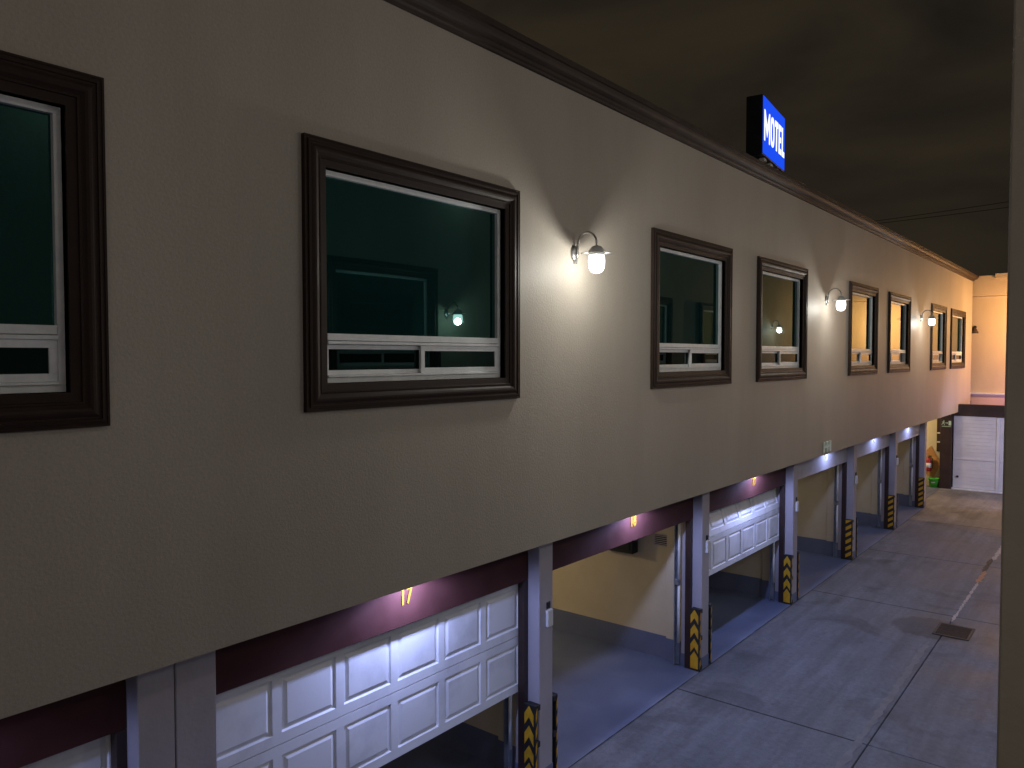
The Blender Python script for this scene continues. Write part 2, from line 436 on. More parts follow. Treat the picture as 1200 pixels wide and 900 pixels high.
def make_window(y0, y1, z0, z1, parent, flip=False, split=.46, opened=0.0):
    """local coords: +x outwards, y along the wall; parts parented to the building"""
    iy0, iy1, iz0, iz1 = y0 + TW, y1 - TW, z0 + TW, z1 - TW
    H = iz1 - iz0
    zt = iz0 + .30          # top of the slider tray
    w = MB()
    rect_frame(w, iy0 + .002, iy1 - .002, iz0 + .002, iz1 - .002, -.105, -.04, .038)
    w.box(-.100, -.030, iy0 + .04, iy1 - .04, zt, zt + .048, .003)      # transom
    w.box(-.098, -.022, iy0 + .04, iy1 - .04, zt - .026, zt - .004, .002)   # upper slider track
    w.box(-.098, -.022, iy0 + .04, iy1 - .04, iz0 + .041, iz0 + .056, .002)  # lower slider track
    win = w.build('window', M['alu'], parent)
    t = MB(); frame_profile(t, y0, y1, z0, z1, PROF)
    t.build('window_trim', M['trim'], win)
    p = MB(); p.box(-.080, -.072, iy0 + .03, iy1 - .03, zt + .046, iz1 - .03)
    p.build('glass_pane', M['glass'], win)
    ym = iy0 + .04 + (iy1 - iy0 - .08) * .5
    za, zb = iz0 + .057, zt - .027
    s1 = MB(); rect_frame(s1, iy0 + .042, ym + .03, za, zb, -.088, -.066, .034)
    sash = s1.build('sash', M['alu'], win)
    q = MB(); q.box(-.080, -.074, iy0 + .07, ym, za + .03, zb - .03); q.build('glass_pane', M['glassdark'], win)
    s2 = MB(); rect_frame(s2, ym - .02 - opened, iy1 - .042 - opened, za, zb, -.056, -.034, .042)
    s2.build('sash', M['alu'], win)
    q = MB(); q.box(-.048, -.042, ym + .01 - opened, iy1 - .07 - opened, za + .035, zb - .035); q.build('glass_pane', M['glassdark'], win)
    return win

# ------------------------------------------------------------------ main building
bld = empty('motel_building', (0, 0, 0))
tag(bld, 'long two storey beige motel block with brown trimmed windows above open garages', 'building')

def wall_with_holes(mb, x, y0, y1, z0, z1, holes, depth):
    ysl = sorted({y0, y1, *[h[0] for h in holes], *[h[1] for h in holes]})
    zsl = sorted({z0, z1, *[h[2] for h in holes], *[h[3] for h in holes]})
    bm = mb.bm
    V = {}
    def vv(y, z):
        if (y, z) not in V: V[(y, z)] = bm.verts.new((x, y, z))
        return V[(y, z)]
    for i in range(len(ysl) - 1):
        for j in range(len(zsl) - 1):
            cy, cz = (ysl[i] + ysl[i + 1]) / 2, (zsl[j] + zsl[j + 1]) / 2
            if any(h[0] < cy < h[1] and h[2] < cz < h[3] for h in holes): continue
            bm.faces.new([vv(ysl[i], zsl[j]), vv(ysl[i + 1], zsl[j]), vv(ysl[i + 1], zsl[j + 1]), vv(ysl[i], zsl[j + 1])])
    for a0, a1, b0, b1 in holes:
        r = [(a0, b0), (a1, b0), (a1, b1), (a0, b1)]
        for k in range(4):
            p, q = r[k], r[(k + 1) % 4]
            mb.quad((x, *p), (x, *q), (x - depth, *q), (x - depth, *p))
        mb.quad((x - depth, a0, b0), (x - depth, a1, b0), (x - depth, a1, b1), (x - depth, a0, b1))

w = MB()
holes = [(a + TW, b_ - TW, WZ[0] + TW, WZ[1] - TW) for a, b_ in WIN]
wall_with_holes(w, 0, Y0, YE, WB, CT + .12, holes, .16)
# underside, far end, near end, back, top
w.quad((0, Y0, WB), (0, YE, WB), (-.46, YE, WB), (-.46, Y0, WB))
w.quad((0, YE, WB), (0, YE, CT + .12), (-8.5, YE, CT + .12), (-8.5, YE, WB))
w.quad((0, Y0, WB), (0, Y0, CT + .12), (-8.5, Y0, CT + .12), (-8.5, Y0, WB))
w.quad((-8.5, YE, 0), (-8.5, Y0, 0), (-8.5, Y0, CT + .12), (-8.5, YE, CT + .12))
w.build('facade_wall', M['stucco'], bld)
w = MB(); w.box(-8.45, -.02, Y0 + .02, YE - .02, CT + .05, CT + .115)
w.build('roof', M['roof'], bld)
w = MB(); w.box(-6.3, -.462, Y0 + .02, YE - .02, WB + .002, WB + .12)
w.build('garage_ceiling', M['garwall'], bld)
# cornice: stepped moulding swept along the wall and returned at the far end
prof = [(.0, CT), (.03, CT), (.035, CT + .02), (.055, CT + .03), (.06, CT + .055), (.085, CT + .062), (.11, CT + .075), (.128, CT + .1), (.135, CT + .125), (.16, CT + .128), (.165, CT + .175), (.15, CT + .18), (-.12, CT + .185), (-.12, CT + .121), (.0, CT + .121)]
c = MB()
rings = []
for y in [Y0] + [Y0 + (YE - Y0) * i / 12 for i in range(1, 12)]:
    rings.append([c.bm.verts.new((px + .001, y, pz)) for px, pz in prof])
rings.append([c.bm.verts.new((px + .001, YE + max(px, 0), pz)) for px, pz in prof])
for k in range(len(rings) - 1):
    for i in range(len(prof)):
        j = (i + 1) % len(prof)
        c.bm.faces.new([rings[k][i], rings[k][j], rings[k + 1][j], rings[k + 1][i]])
c.bm.faces.new(rings[0]); c.bm.faces.new(rings[-1])
c.build('cornice', M['cornice'], bld)
for i, (a, b_) in enumerate(WIN):
    make_window(a, b_, *WZ, bld, opened=[0, 0, 0, 0, .0, .55, .5, .0][i])

# pillars
for k, (a, b_) in enumerate(PIL):
    p = MB()
    if k == 1:
        p.box(-.5, PX, a, 2.305, -.02, WB - .003, .006).box(-.5, PX + .0, 2.313, b_, -.02, WB - .003, .006)
    else:
        p.box(-.5, PX, a, b_, -.02, WB - .003, .008)
    po = p.build('pillar', M['lilac'], bld)
    s_ = MB(); s_.box(-.502, PX + .004, a - .004, b_ + .004, 0, .17, .002)
    s_.build('pillar_base', M['bluewall'], po)
    # wall between the garages behind the pillar
    mid = (a + b_) / 2
    q = MB(); q.box(-6.2, -.501, mid - .06, mid + .06, 0, WB + .001, 0)
    q.box(-.74, -.502, a + .01, b_ - .01, 0, WB + .0005, .004)
    dv = q.build('dividing_wall', M['garwall'], bld)
    s_ = MB(); s_.box(-6.2, -.743, mid - .064, mid + .064, 0, .33, 0).box(-.744, -.506, a + .006, b_ - .006, 0, .325, 0)
    s_.build('skirting', M['bluewall'], dv)
bk = MB(); bk.box(-6.4, -6.201, Y0, 24.6, 0, WB)
bk = bk.build('garage_back_wall', M['garwall'], bld)
s_ = MB(); s_.box(-6.2, -6.196, Y0, 24.4, 0, .33); s_.build('skirting', M['bluewall'], bk)

# ------------------------------------------------------------------ garage doors
def door_section(mb, y0, y1, h, n=6, x=0.0):
    """one row of raised panels, front towards +x, bottom edge at z = 0; returns its verts"""
    start = set(mb.bm.verts)
    W = (y1 - y0) / n
    pw, ph = W * .865, h * .71
    ye = [y0]; 
    for i in range(n):
        c0 = y0 + W * (i + .5)
        ye += [c0 - pw / 2, c0 + pw / 2]
    ye.append(y1)
    zc = h / 2
    ze = [.004, zc - ph / 2, zc + ph / 2, h - .004]
    for i in range(len(ye) - 1):
        for j in range(3):
            a, b_, c_, d_ = ye[i], ye[i + 1], ze[j], ze[j + 1]
            if i % 2 == 1 and j == 1:
                prev = None
                for ins, dep in ((0, 0), (.010, -.014), (.022, -.014), (.050, -.001)):
                    ring = [(x + dep, a + ins, c_ + ins), (x + dep, b_ - ins, c_ + ins), (x + dep, b_ - ins, d_ - ins), (x + dep, a + ins, d_ - ins)]
                    if prev:
                        for k in range(4): mb.quad(prev[k], prev[(k + 1) % 4], ring[(k + 1) % 4], ring[k])
                    prev = ring
                mb.quad(*prev)
            else:
                mb.quad((x, a, c_), (x, b_, c_), (x, b_, d_), (x, a, d_))
    t = .045
    zb, zt_ = ze[0], ze[-1]
    mb.quad((x, y0, zb), (x, y1, zb), (x - t, y1, zb), (x - t, y0, zb)); mb.quad((x, y0, zt_), (x, y1, zt_), (x - t, y1, zt_), (x - t, y0, zt_))
    mb.quad((x, y0, zb), (x, y0, zt_), (x - t, y0, zt_), (x - t, y0, zb)); mb.quad((x, y1, zb), (x, y1, zt_), (x - t, y1, zt_), (x - t, y1, zb))
    mb.quad((x - t, y0, zb), (x - t, y1, zb), (x - t, y1, zt_), (x - t, y0, zt_))
    return [v for v in mb.bm.verts if v not in start]

SH = .57
DX = -.425
def garage_door(y0, y1, bottom, tilt=0.0, label=None):
    """four hinged sections on a track: vertical in the opening, flat under the ceiling above 2.2 m"""
    mb = MB(); z = bottom; x = DX; flat = 0
    for k in range(4):
        vs = door_section(mb, y0, y1, SH)
        bmesh.ops.remove_doubles(mb.bm, verts=vs, dist=1e-5)
        vs = [v for v in vs if v.is_valid]
        if z < 2.05:
            ang = tilt if (tilt and k == 1) else 0.0
            bmesh.ops.transform(mb.bm, verts=vs, matrix=Matrix.Translation((x, 0, z)) @ Matrix.Rotation(-ang, 4, 'Y'))
            x -= math.sin(ang) * SH; z += math.cos(ang) * SH
        else:
            xx = -.85 - flat * SH
            bmesh.ops.transform(mb.bm, verts=vs, matrix=Matrix.Translation((xx, 0, 2.36)) @ Matrix.Rotation(-math.pi / 2, 4, 'Y'))
            flat += 1
    o = mb.build('garage_door', M['door'], bld)
    if label: o['label'] = label
    return o

states = [None] * 7
for k in range(7):
    a, b_ = PIL[k][1], PIL[k + 1][0]
    maroon = k < 4
    hm = M['maroon'] if maroon else M['palehead']
    h = MB(); h.box(-.395, -.335, a + .003, b_ - .003, HB, WB - .004, .004)
    h.build('door_header', hm, bld)
    for yy in ((a + .002, a + .062), (b_ - .062, b_ - .002)):
        j = MB(); j.box(-.42, -.337, yy[0], yy[1], 0.002, HB - .002, .003)
        j.build('door_jamb', M['postbrown'], bld)
    # door tracks just inside the opening
    for yy, s in ((a + .085, 1), (b_ - .085, -1)):
        t = MB()
        t.box(-.560, -.548, yy - .03, yy + .03, .03, 2.2).box(-.548, -.500, yy - s * .03 - .004, yy - s * .03 + .004, .03, 2.2)
        t.box(-.565, -.49, yy - .035, yy + .035, 1.15, 1.22, .004)
        tk = t.build('door_track', M['steel'], bld)
        t = MB(); t.tube([(-.50, yy, .34), (-.50, yy, 1.14)], .019, 8).tube([(-.50, yy, 1.23), (-.50, yy, 2.15)], .019, 8); t.build('spring_tube', M['alu'], tk)
    y0, y1 = a + .0 + .03, b_ - .03
    if k == 0: garage_door(y0 , y1, .02, label='white panelled garage door fully closed')
    elif k == 1: garage_door(a - .12 + .13 + .02, b_ - .02, .935, label='white panelled garage door half raised')
    elif k == 3: garage_door(y0, y1, 1.10, R(16), label='white panelled garage door half raised with its upper section tilting inwards')
    else: garage_door(y0, y1, 2.3, label='white panelled garage door rolled up under the ceiling')

# numerals on the headers
NUMY = {1: 4.35, 2: 8.08, 3: 11.89, 4: 15.62, 5: 19.25, 6: 22.75}
NUMT = {1: '17', 2: '18', 3: '19', 4: '20', 5: '21', 6: '22'}
for k in range(1, 7):
    me = text_mesh(NUMT[k], .20, .004, .72, offset=.006)
    me.transform(Matrix(((0, 0, 1, 0), (1, 0, 0, 0), (0, 1, 0, 0), (0, 0, 0, 1))))
    me.materials.append(M['gold'] if k < 4 else M['white_pl'])
    me.name = 'garage_number'
    o = bpy.data.objects.new('garage_number', me); COL.objects.link(o)
    o.location = (-.330, NUMY[k], 2.325)
    tag(o, '%s numeral %s on the %s header above the %s garage opening' % (
        'gold' if k < 4 else 'white', NUMT[k], 'maroon' if k < 4 else 'sheen-painted pale',
        {1: 'half closed front', 2: 'open', 3: 'half closed tilted', 4: 'open', 5: 'open', 6: 'last open'}[k]), 'number', 'house numbers over the garage doors')

# mint letters stuck on the upper wall, above garage 20
b = MB()
for y in (14.30, 14.47, 14.64):
    b.box(.002, .022, y, y + (.075 if y < 14.4 else .10), 2.56, 2.76, .003)
b.box(.002, .020, 14.377, 14.468, 2.645, 2.69).box(.002, .020, 14.572, 14.638, 2.645, 2.69)
tag(b.build('wall_emblem', M['mintletter']), 'small mint green barred emblem on the low edge of the beige wall', 'emblem')

# ------------------------------------------------------------------ corner guards
def guard(sign, chevron):
    """rubber bumper board; sign -1 = on the near face (towards -y), +1 = on the far face. origin: pillar corner at floor"""
    r = empty('corner_guard')
    y0 = .075 * sign; y1 = .045 * sign
    b = MB(); b.box(-.135, .012, min(y0, y1), max(y0, y1), .0, .86, .006)
    for z in (.80, .43, .02):
        b.box(-.12, .016, min(y1, .001 * sign), max(y1, .001 * sign), z, z + .055)
    b.build('rubber_board', M['rubber'], r)
    s = MB(); e = .0025
    yf = y0 + e * sign; yd = -.002 * sign
    xa, xb = -.125, -.012; xm = (xa + xb) / 2
    if sign < 0:
        if chevron:
            for i in range(4):
                z = .03 + i * .205
                lo = z if i else .035
                hh = .135 if i else .24
                zz = z if i else z
                if i == 0:
                    pts = [(xa, yf, .03), (xb, yf, .03), (xb, yf, .19), (xm, yf, .27), (xa, yf, .19)]
                else:
                    zc = .245 + (i - 1) * .2
                    top = min(zc + .115, .845)
                    pts = [(xa, yf, zc), (xm, yf, zc + .085), (xb, yf, zc), (xb, yf, top), (xm, yf, min(top + .085, .845)), (xa, yf, top)]
                s.prism(pts, (0, yd * -1 if False else .002, 0))
        else:
            for i in range(6):
                zc = .04 + i * .145
                pts = [(xa, yf, zc), (xb, yf, zc + .075), (xb, yf, min(zc + .15, .85)), (xa, yf, zc + .075)]
                s.prism(pts, (0, .002, 0))
    # stripes along the driveway-side edge
    ya, yb = min(y0, y1) + .003, max(y0, y1) - .003
    for i in range(5):
        zc = .03 + i * .165
        pts = [(.0145, ya, zc), (.0145, yb, zc + .05), (.0145, yb, min(zc + .14, .85)), (.0145, ya, zc + .09)]
        s.prism(pts, (-.002, 0, 0))
    s.build('yellow_stripes', M['yellow'], r)
    return r
protos = {}
NAMES = ['', 'wide double', 'left side of the open garage 18', 'between garages 18 and 19', 'between garages 19 and 20', 'between garages 20 and 21', 'between garages 21 and 22', 'last']
WHERE = {1: 'the wide double pillar left of garage 17', 2: 'the pillar between garages 17 and 18', 3: 'the pillar between garages 18 and 19',
         4: 'the pillar between garages 19 and 20', 5: 'the pillar between garages 20 and 21', 6: 'the pillar between garages 21 and 22', 7: 'the last pillar after garage 22'}
for k in range(1, 8):
    for sign in (-1, 1):
        if k == 1: continue
        if k == 7 and sign == 1: continue
        key = (sign, k < 5)
        if key not in protos:
            o = protos[key] = guard(sign, k < 5)
        else:
            o = copy_tree(protos[key])
        o.location = (PX, PIL[k][0] if sign < 0 else PIL[k][1], .004)
        tag(o, 'striped corner guard on %s of %s' % ('near side' if sign < 0 else 'far side', WHERE[k]), 'corner guard', 'striped corner guards on the garage pillars')

# key switch plates on pillar fronts
def key_switch():
    r = empty('key_switch')
    b = MB(); b.box(0, .035, -.045, .045, -.085, .085, .008, 2); b.build('housing', M['white_pl'], r)
    b = MB(); b.box(.0, .012, -.028, .028, .092, .16, .003).box(.012, .016, -.016, .016, .105, .15)
    b.build('lock_plate', M['blacksteel'], r)
    return r
ks = None
for k in range(2, 7):
    o = ks = key_switch() if ks is None else copy_tree(ks)
    o.location = (PX + .001, PIL[k][0] + .145, 1.69)
    tag(o, 'small white key switch box on the front of ' + WHERE[k], 'switch', 'key switches on the garage pillars')

# vent grille and dark duct box on garage 18's side wall
o = empty('vent_grille', (-.95, 9.725, 1.9))
yv = (PIL[3][0] + PIL[3][1]) / 2 - .06
o.location = (-.80, yv - .001, 1.70)
tag(o, 'slatted vent grille high on the side wall of open garage 18', 'vent')
b = MB(); rect_frame(b, -.0, .0001, 0, .0001, 0, .0001, .00001) if False else None
b.box(-.16, .16, -.012, -.001, -.085, -.07).box(-.16, .16, -.012, -.001, .07, .085).box(-.16, -.145, -.012, -.001, -.069, .069).box(.145, .16, -.012, -.001, -.069, .069)
b.build('frame', M['palehead'], o)
b = MB()
for i in range(5): b.box(-.144, .144, -.010, -.004, -.058 + i * .027, -.047 + i * .027)
b.build('slats', M['palehead'], o)
b = MB(); b.box(-.144, .144, -.003, -.001, -.069, .069); b.build('duct_opening', M['duct'], o)
b = MB(); b.box(-1.85, -1.22, yv - .16, yv - .002, 1.46, 1.9, .01).box(-1.8, -1.27, yv - .168, yv - .161, 1.50, 1.86, .004)
tag(b.build('duct_box', M['duct']), 'dark box high on the side wall inside open garage 18', 'box')

# ------------------------------------------------------------------ soffit downlights over the numerals
def downlight(label):
    r = empty('downlight')
    b = MB(); b.lathe([(.050, 0), (.050, -.012), (.046, -.016), (.040, -.014), (.040, -.006)], 24); b.build('housing', M['white_pl'], r)
    b = MB(); b.lathe([(.036, -.006), (.036, -.012)], 20); b.build('lens', M['dlens'], r)
    return r
M['dlens'] = emit('downlight_lens', (.62, .66, 1.0), 14)
COOL = (.43, .51, 1.0)
def soften(o, smooth):
    l = o.data; l.use_nodes = True; nt = l.node_tree
    e = next(n for n in nt.nodes if n.type == 'EMISSION')
    f = N(nt, 'ShaderNodeLightFalloff', i_Strength=1.0, i_Smooth=smooth)
    nt.links.new(f.outputs['Quadratic'], e.inputs['Strength'])
    return o
def lamp(name, kind, loc, power, col, size=.05, parent=None, **kw):
    l = bpy.data.lights.new(name, kind); l.energy = power; l.color = col
    if kind in ('POINT', 'SPOT'): l.shadow_soft_size = size
    for k_, v in kw.items(): setattr(l, k_, v)
    o = bpy.data.objects.new(name, l); COL.objects.link(o)
    if parent is not None: o.parent = parent
    o.location = loc
    return o
DLY = {0: .75, **NUMY}
dl = None
for k in range(0, 7):
    o = downlight('') if dl is None else copy_tree(dl)
    if dl is None: dl = o
    o.location = (-.10, DLY[k], WB - .001)
    tag(o, 'round soffit downlight under the wall edge over %s' % ({0: 'the closed garage at the left'}.get(k, 'numeral ' + NUMT.get(k, ''))), 'downlight', 'soffit downlights over the garage doors')
for k in range(0, 7):
    s = lamp('downlight_beam', 'SPOT', (-.10, DLY[k], WB - .035), (30.0 if k == 0 else 88.0 if k < 4 else 24.0), COOL, .03, spot_size=R(172), spot_blend=.35)

# ------------------------------------------------------------------ wall lamps
def wall_lamp():
    r = empty('wall_lamp')
    b = MB(); b.lathe([(.062, 0.0), (.062, .012), (.05, .022), (.02, .026)], 28, axis='X')
    b.bm.verts.ensure_lookup_table()
    for v in b.bm.verts: v.co.z *= 1.25
    b.box(.0, .03, -.012, .012, -.10, -.03, .004)
    b.build('mount_plate', M['chrome'], r)
    b = MB()
    pts = [(.028, 0, -.06), (.035, 0, 0), (.04, 0, .06)]
    for i in range(13):
        a_ = math.pi * (1 - i / 12)
        pts.append((.15 + .11 * math.cos(a_), 0, .08 + .115 * math.sin(a_)))
    pts.append((.26, 0, .05))
    b.tube(pts, .011, 10); b.build('arm', M['chrome'], r)
    b = MB(); b.lathe([(.014, .06), (.045, .05), (.062, .03), (.075, .012), (.078, -.03), (.074, -.034)], 28, c=(.26, 0, 0)); b.build('cap', M['lampwhite'], r)
    b = MB(); b.lathe([(.079, .000), (.152, -.014), (.153, -.018), (.079, -.006)], 36, c=(.26, 0, 0))
    b.build('brim', M['lampwhite'], r)
    b = MB(); b.lathe([(.066, -.032), (.076, -.05), (.080, -.09), (.078, -.14), (.068, -.175), (.048, -.198), (.02, -.208)], 28, c=(.26, 0, 0)); b.build('glass_jar', M['jar'], r)
    return r
LAMPC = (1.0, .985, .90)
wl = None
def put_lamp(x, y, z, rz, label, power=135):
    global wl
    if wl is None: o = wl = wall_lamp()
    else: o = copy_tree(wl)
    o.location = (x, y, z); o.rotation_euler = (0, 0, rz)
    tag(o, label, 'wall lamp', 'jar wall lamps along the facades')
    dx = .26 * math.cos(rz)
    soften(lamp('lamp_bulb', 'POINT', (x + dx, y, z - .15), power, LAMPC, .055), .7)
put_lamp(.001, 6.32, 5.32, 0, 'nearest lit jar wall lamp, right of the big near window')
put_lamp(.001, 14.36, 5.33, 0, 'middle lit jar wall lamp, between the fourth and fifth windows', 105)
put_lamp(.001, 22.39, 5.32, 0, 'farthest lit jar wall lamp, before the last pair of windows', 100)

# dim warm ceiling lamps deep in the garages
gl0 = None
for k in range(1, 7):
    yc = (PIL[k][1] + PIL[k + 1][0]) / 2
    if gl0 is None:
        o = gl0 = empty('garage_lamp')
        b = MB(); b.lathe([(.11, 0), (.11, -.02)], 24); b.build('base', M['white_pl'], o)
        b = MB(); b.lathe([(.10, -.021), (.09, -.06), (.04, -.085)], 24); b.build('globe', emit('dim_warm_globe', (1, .8, .5), 1.5, .6), o)
    else: o = copy_tree(gl0)
    o.location = (-4.4, yc, WB - .001)
    tag(o, 'dim round ceiling lamp deep inside garage ' + NUMT[k], 'ceiling lamp', 'ceiling lamps inside the garages')
    lamp('garage_bulb', 'POINT', (-4.4, yc, WB - .14), 12 if k in (1, 3) else (72 if k == 2 else 38), (1.0, .78, .48), .06)

# ------------------------------------------------------------------ MOTEL sign
sg = empty('motel_sign', (-.45, 12.40, 7.61), R(6.5))
tag(sg, 'blue backlit roof sign reading MOTEL in white letters', 'sign')
SWD, SHT, STH = 1.50, .97, .27
b = MB(); b.box(-STH, 0, 0, SWD, 0, SHT, .02, 2); b.build('sign_case', M['signblack'], sg)
b = MB(); b.box(.0005, .012, .02, SWD - .02, .025, SHT - .025, .003); b.build('sign_face', M['signblue'], sg)
# block letters drawn as strokes in a 0..1 box, each (polygon list)
def bar(x0, y0, x1, y1): return [(x0, y0), (x1, y0), (x1, y1), (x0, y1)]
def letter(c, w, t):
    if c == 'M': return [bar(0, 0, t, 1), bar(w - t, 0, w, 1), [(t, 1), (t, .62), (w / 2, .16), (w / 2, .52)], [(w / 2, .52), (w / 2, .16), (w - t, .62), (w - t, 1)]]
    if c == 'T': return [bar(0, .80, w, 1), bar(w / 2 - t / 2, 0, w / 2 + t / 2, .799)]
    if c == 'E': return [bar(0, 0, t, 1), bar(t, 0, w, .19), bar(t, .41, w * .9, .59), bar(t, .81, w, 1)]
    if c == 'L': return [bar(0, 0, t, 1), bar(t, 0, w, .19)]
    out = []; n = 28
    for i in range(n):
        q = []
        for a_, k_ in ((i, 0), (i + 1, 0), (i + 1, 1), (i, 1)):
            an = 2 * math.pi * a_ / n; ca, sa = math.cos(an), math.sin(an)
            sg_ = lambda v: math.copysign(abs(v) ** .75, v)
            rx, ry = (w / 2, .5) if k_ == 0 else (w / 2 - t, .5 - .18)
            q.append((w / 2 + rx * sg_(ca), .5 + ry * sg_(sa)))
        out.append(q)
    return out
lb = MB(); y_ = .06; gap = .052; hh = .50; wts = {'M': .38, 'O': .26, 'T': .22, 'E': .19, 'L': .18}
tot = sum(wts.values()) + gap * 4; k_s = (SWD - .13) / tot
for c_ in 'MOTEL':
    for pl_ in letter(c_, wts[c_] * k_s, (.056 if c_ == 'M' else .066) * k_s):
        lb.prism([(0, y_ + p_[0], (SHT - hh) / 2 + p_[1] * hh) for p_ in pl_], (.006, 0, 0))
    y_ += (wts[c_] + gap) * k_s
lo = lb.build('sign_letters', M['signwhite'], sg); lo.location = (.0125, 0, 0)
b = MB()
for y in (.30, 1.06):
    b.box(-.17, -.09, y - .04, y + .04, -.6, -.002, .004)
b.box(-.16, -.10, .345, 1.015, -.30, -.25)
b.build('sign_legs', M['steel'], sg)
b = MB()
for y in (.2, .62, 1.1):
    b.box(-.10, -.02, y, y + .16, -.055, -.012, .004)
b.build('underside_brackets', M['white_pl'], sg)

# ------------------------------------------------------------------ far end: passage, post, gate, end building
GY = 28.45
end = empty('end_building', (0, 31.2, 0))
tag(end, 'cream end building lit orange closing the driveway', 'building')
b = MB(); b.box(-2.5, 8.5, 31.2, 38, 0, 6.42); b.build('end_wall', M['endwall'], end).location = (0, -31.2, 0)
b = MB(); b.box(-2.5, 8.5, 31.12, 38.05, 6.421, 7.12, .01); b.box(.62, 1.3, 31.05, 31.6, 7.0, 7.16)
b.build('parapet', M['endwall'], end).location = (0, -31.2, 0)
b = MB(); b.box(-2.5, 8.5, 31.165, 31.199, 6.36, 6.395, .004); b.build('ledge', M['endwall'], end).location = (0, -31.2, 0)
b = MB(); b.box(-2.5, 8.5, 31.14, 31.198, 2.2, 3.00, .004); b.build('painted_band', M['endband'], end).location = (0, -31.2, 0)
b = MB(); b.box(-2.5, 8.5, 31.08, 31.197, 3.002, 3.06, .004); b.build('sill_line', M['alu'], end).location = (0, -31.2, 0)
# cone shade lamp on the end wall
cl = empty('cone_lamp', (.03, 31.19, 5.22))
tag(cl, 'brown cone shade wall lamp on the orange end wall', 'wall lamp')
b = MB(); b.lathe([(.03, .11), (.05, .10), (.13, -.06), (.135, -.10), (.125, -.10), (.045, .08)], 24, c=(0, -.2, 0)); b.build('shade', M['cornice'], cl)
b = MB(); b.tube([(0, -.01, .12), (0, -.1, .16), (0, -.2, .115)], .012); b.lathe([(.05, -.0), (.05, -.02)], 18, c=(0, 0, .12), axis='Y'); b.build('arm', M['blacksteel'], cl)

# gate
gt = empty('sliding_gate', (0, GY, 0))
tag(gt, 'white sheet metal sliding gate across the end of the driveway', 'gate')
b = MB()
for i in range(20):
    z = .06 + i * .1165
    b.box(-.135, 1.05, -.02 - (.004 if i % 2 else 0), .02, z + .001, z + .1155, .004)
    b.box(1.15, 4.70, -.02 - (.004 if i % 2 else 0), .02, z + .001, z + .1155, .004)
b.build('gate_sheet', M['gate'], gt)
b = MB(); b.box(1.053, 1.147, -.045, .03, .06, 2.385, .006).box(-.13, 1.051, -.05, -.026, .98, 1.035, .004).box(1.149, 4.7, -.05, -.026, .98, 1.035, .004)
b.build('gate_rails', M['gate'], gt)
b = MB(); b.lathe([(.035, -.03), (.035, -.055), (.02, -.06)], 16, c=(.0, 0, .42), axis='Y'); b.build('lock', M['blacksteel'], gt)
b = MB(); b.box(-.16, 4.75, -.10, .10, .0, .05, .004); b.build('track', M['alu'], gt)
# lintel canopy
ln = empty('gate_canopy', (0, GY, 0))
tag(ln, 'dark brown canopy beam over the white gate', 'canopy')
b = MB(); b.box(-.20, 4.74, -.12, .14, 2.395, 2.775, .006); b.build('beam', M['postbrown'], ln)
b = MB(); b.box(-.30, 4.74, .142, 2.64, 2.40, 2.50, .004).box(-.30, -.03, .142, 2.64, 2.502, 2.765, .004); b.build('roof_slab', M['postbrown'], ln)
# post
ps = empty('gate_post', (-.335, GY, 0))
tag(ps, 'wide dark brown gate post carrying a green exit pictogram', 'gate post')
b = MB(); b.box(-.17, .172, -.13, .13, 0, 2.37, .008).box(-.175, .176, -.135, .135, 2.371, 2.392, .004); b.build('post', M['postbrown'], ps)
# exit sign on the post
xs_ = empty('exit_sign', (-.325, GY - .131, 2.13))
tag(xs_, 'green exit pictogram plate on the brown gate post', 'sign')
b = MB(); b.box(-.15, .15, -.008, -.0005, -.12, .12, .002); b.build('plate', M['postbrown'], xs_)
b = MB()
# running figure
b.lathe([(.0165, -.009), (.0165, -.011)], 14, c=(-.075, 0, .085), axis='Y')
def limb(p, q, w):
    p, q = Vector(p), Vector(q); d_ = (q - p).normalized(); n_ = Vector((-d_.y, d_.x)) * w / 2
    b.prism([(a_.x, -.011, a_.y) for a_ in (p + n_, q + n_, q - n_, p - n_)], (0, .002, 0))
limb((-.08, .065), (-.095, .01), .034); limb((-.08, .06), (-.045, .035), .014); limb((-.085, .06), (-.125, .04), .014)
limb((-.09, .012), (-.055, -.02), .018); limb((-.055, -.02), (-.06, -.055), .015); limb((-.1, .012), (-.125, -.03), .018); limb((-.125, -.03), (-.148, -.03), .014)
limb((-.03, .02), (.02, .02), .018); b.prism([(.018, -.011, .048), (.052, -.011, .02), (.018, -.011, -.008)], (0, .002, 0))
b.box(.062, .135, -.011, -.009, -.055, .09)
for i in range(9): b.box(-.13 + i * .03, -.13 + i * .03 + .02, -.011, -.009, -.105, -.08)
b.build('pictogram', M['signgreen'], xs_)
# back wall of the passage
pw = empty('passage_wall', (-1.8, GY + .25, 0))
tag(pw, 'cream wall at the back of the passage beside the gate post', 'wall')
b = MB(); b.box(-4.4, 1.28, 0, .15, 0, WB - .003, .0); b.build('wall_face', M['garwall'], pw)
b = MB(); b.box(-6.3, -6.15, 24.6, 28.7, 0, WB - .002); tag(b.build('passage_side_wall', M['garwall']), 'cream side wall deep inside the passage', 'wall')
# louvre
lv = empty('louvre_panel', (-.60, GY + .247, 1.72))
tag(lv, 'narrow dark louvred panel on the cream passage wall', 'panel')
b = MB(); b.box(-.06, .07, -.03, 0, -.56, .55, .004); b.build('panel', M['postbrown'], lv)
b = MB(); b.box(-.05, .06, -.045, -.031, -.26, -.22).box(-.05, .06, -.045, -.031, .04, .08); b.build('cross_bars', M['alu'], lv)
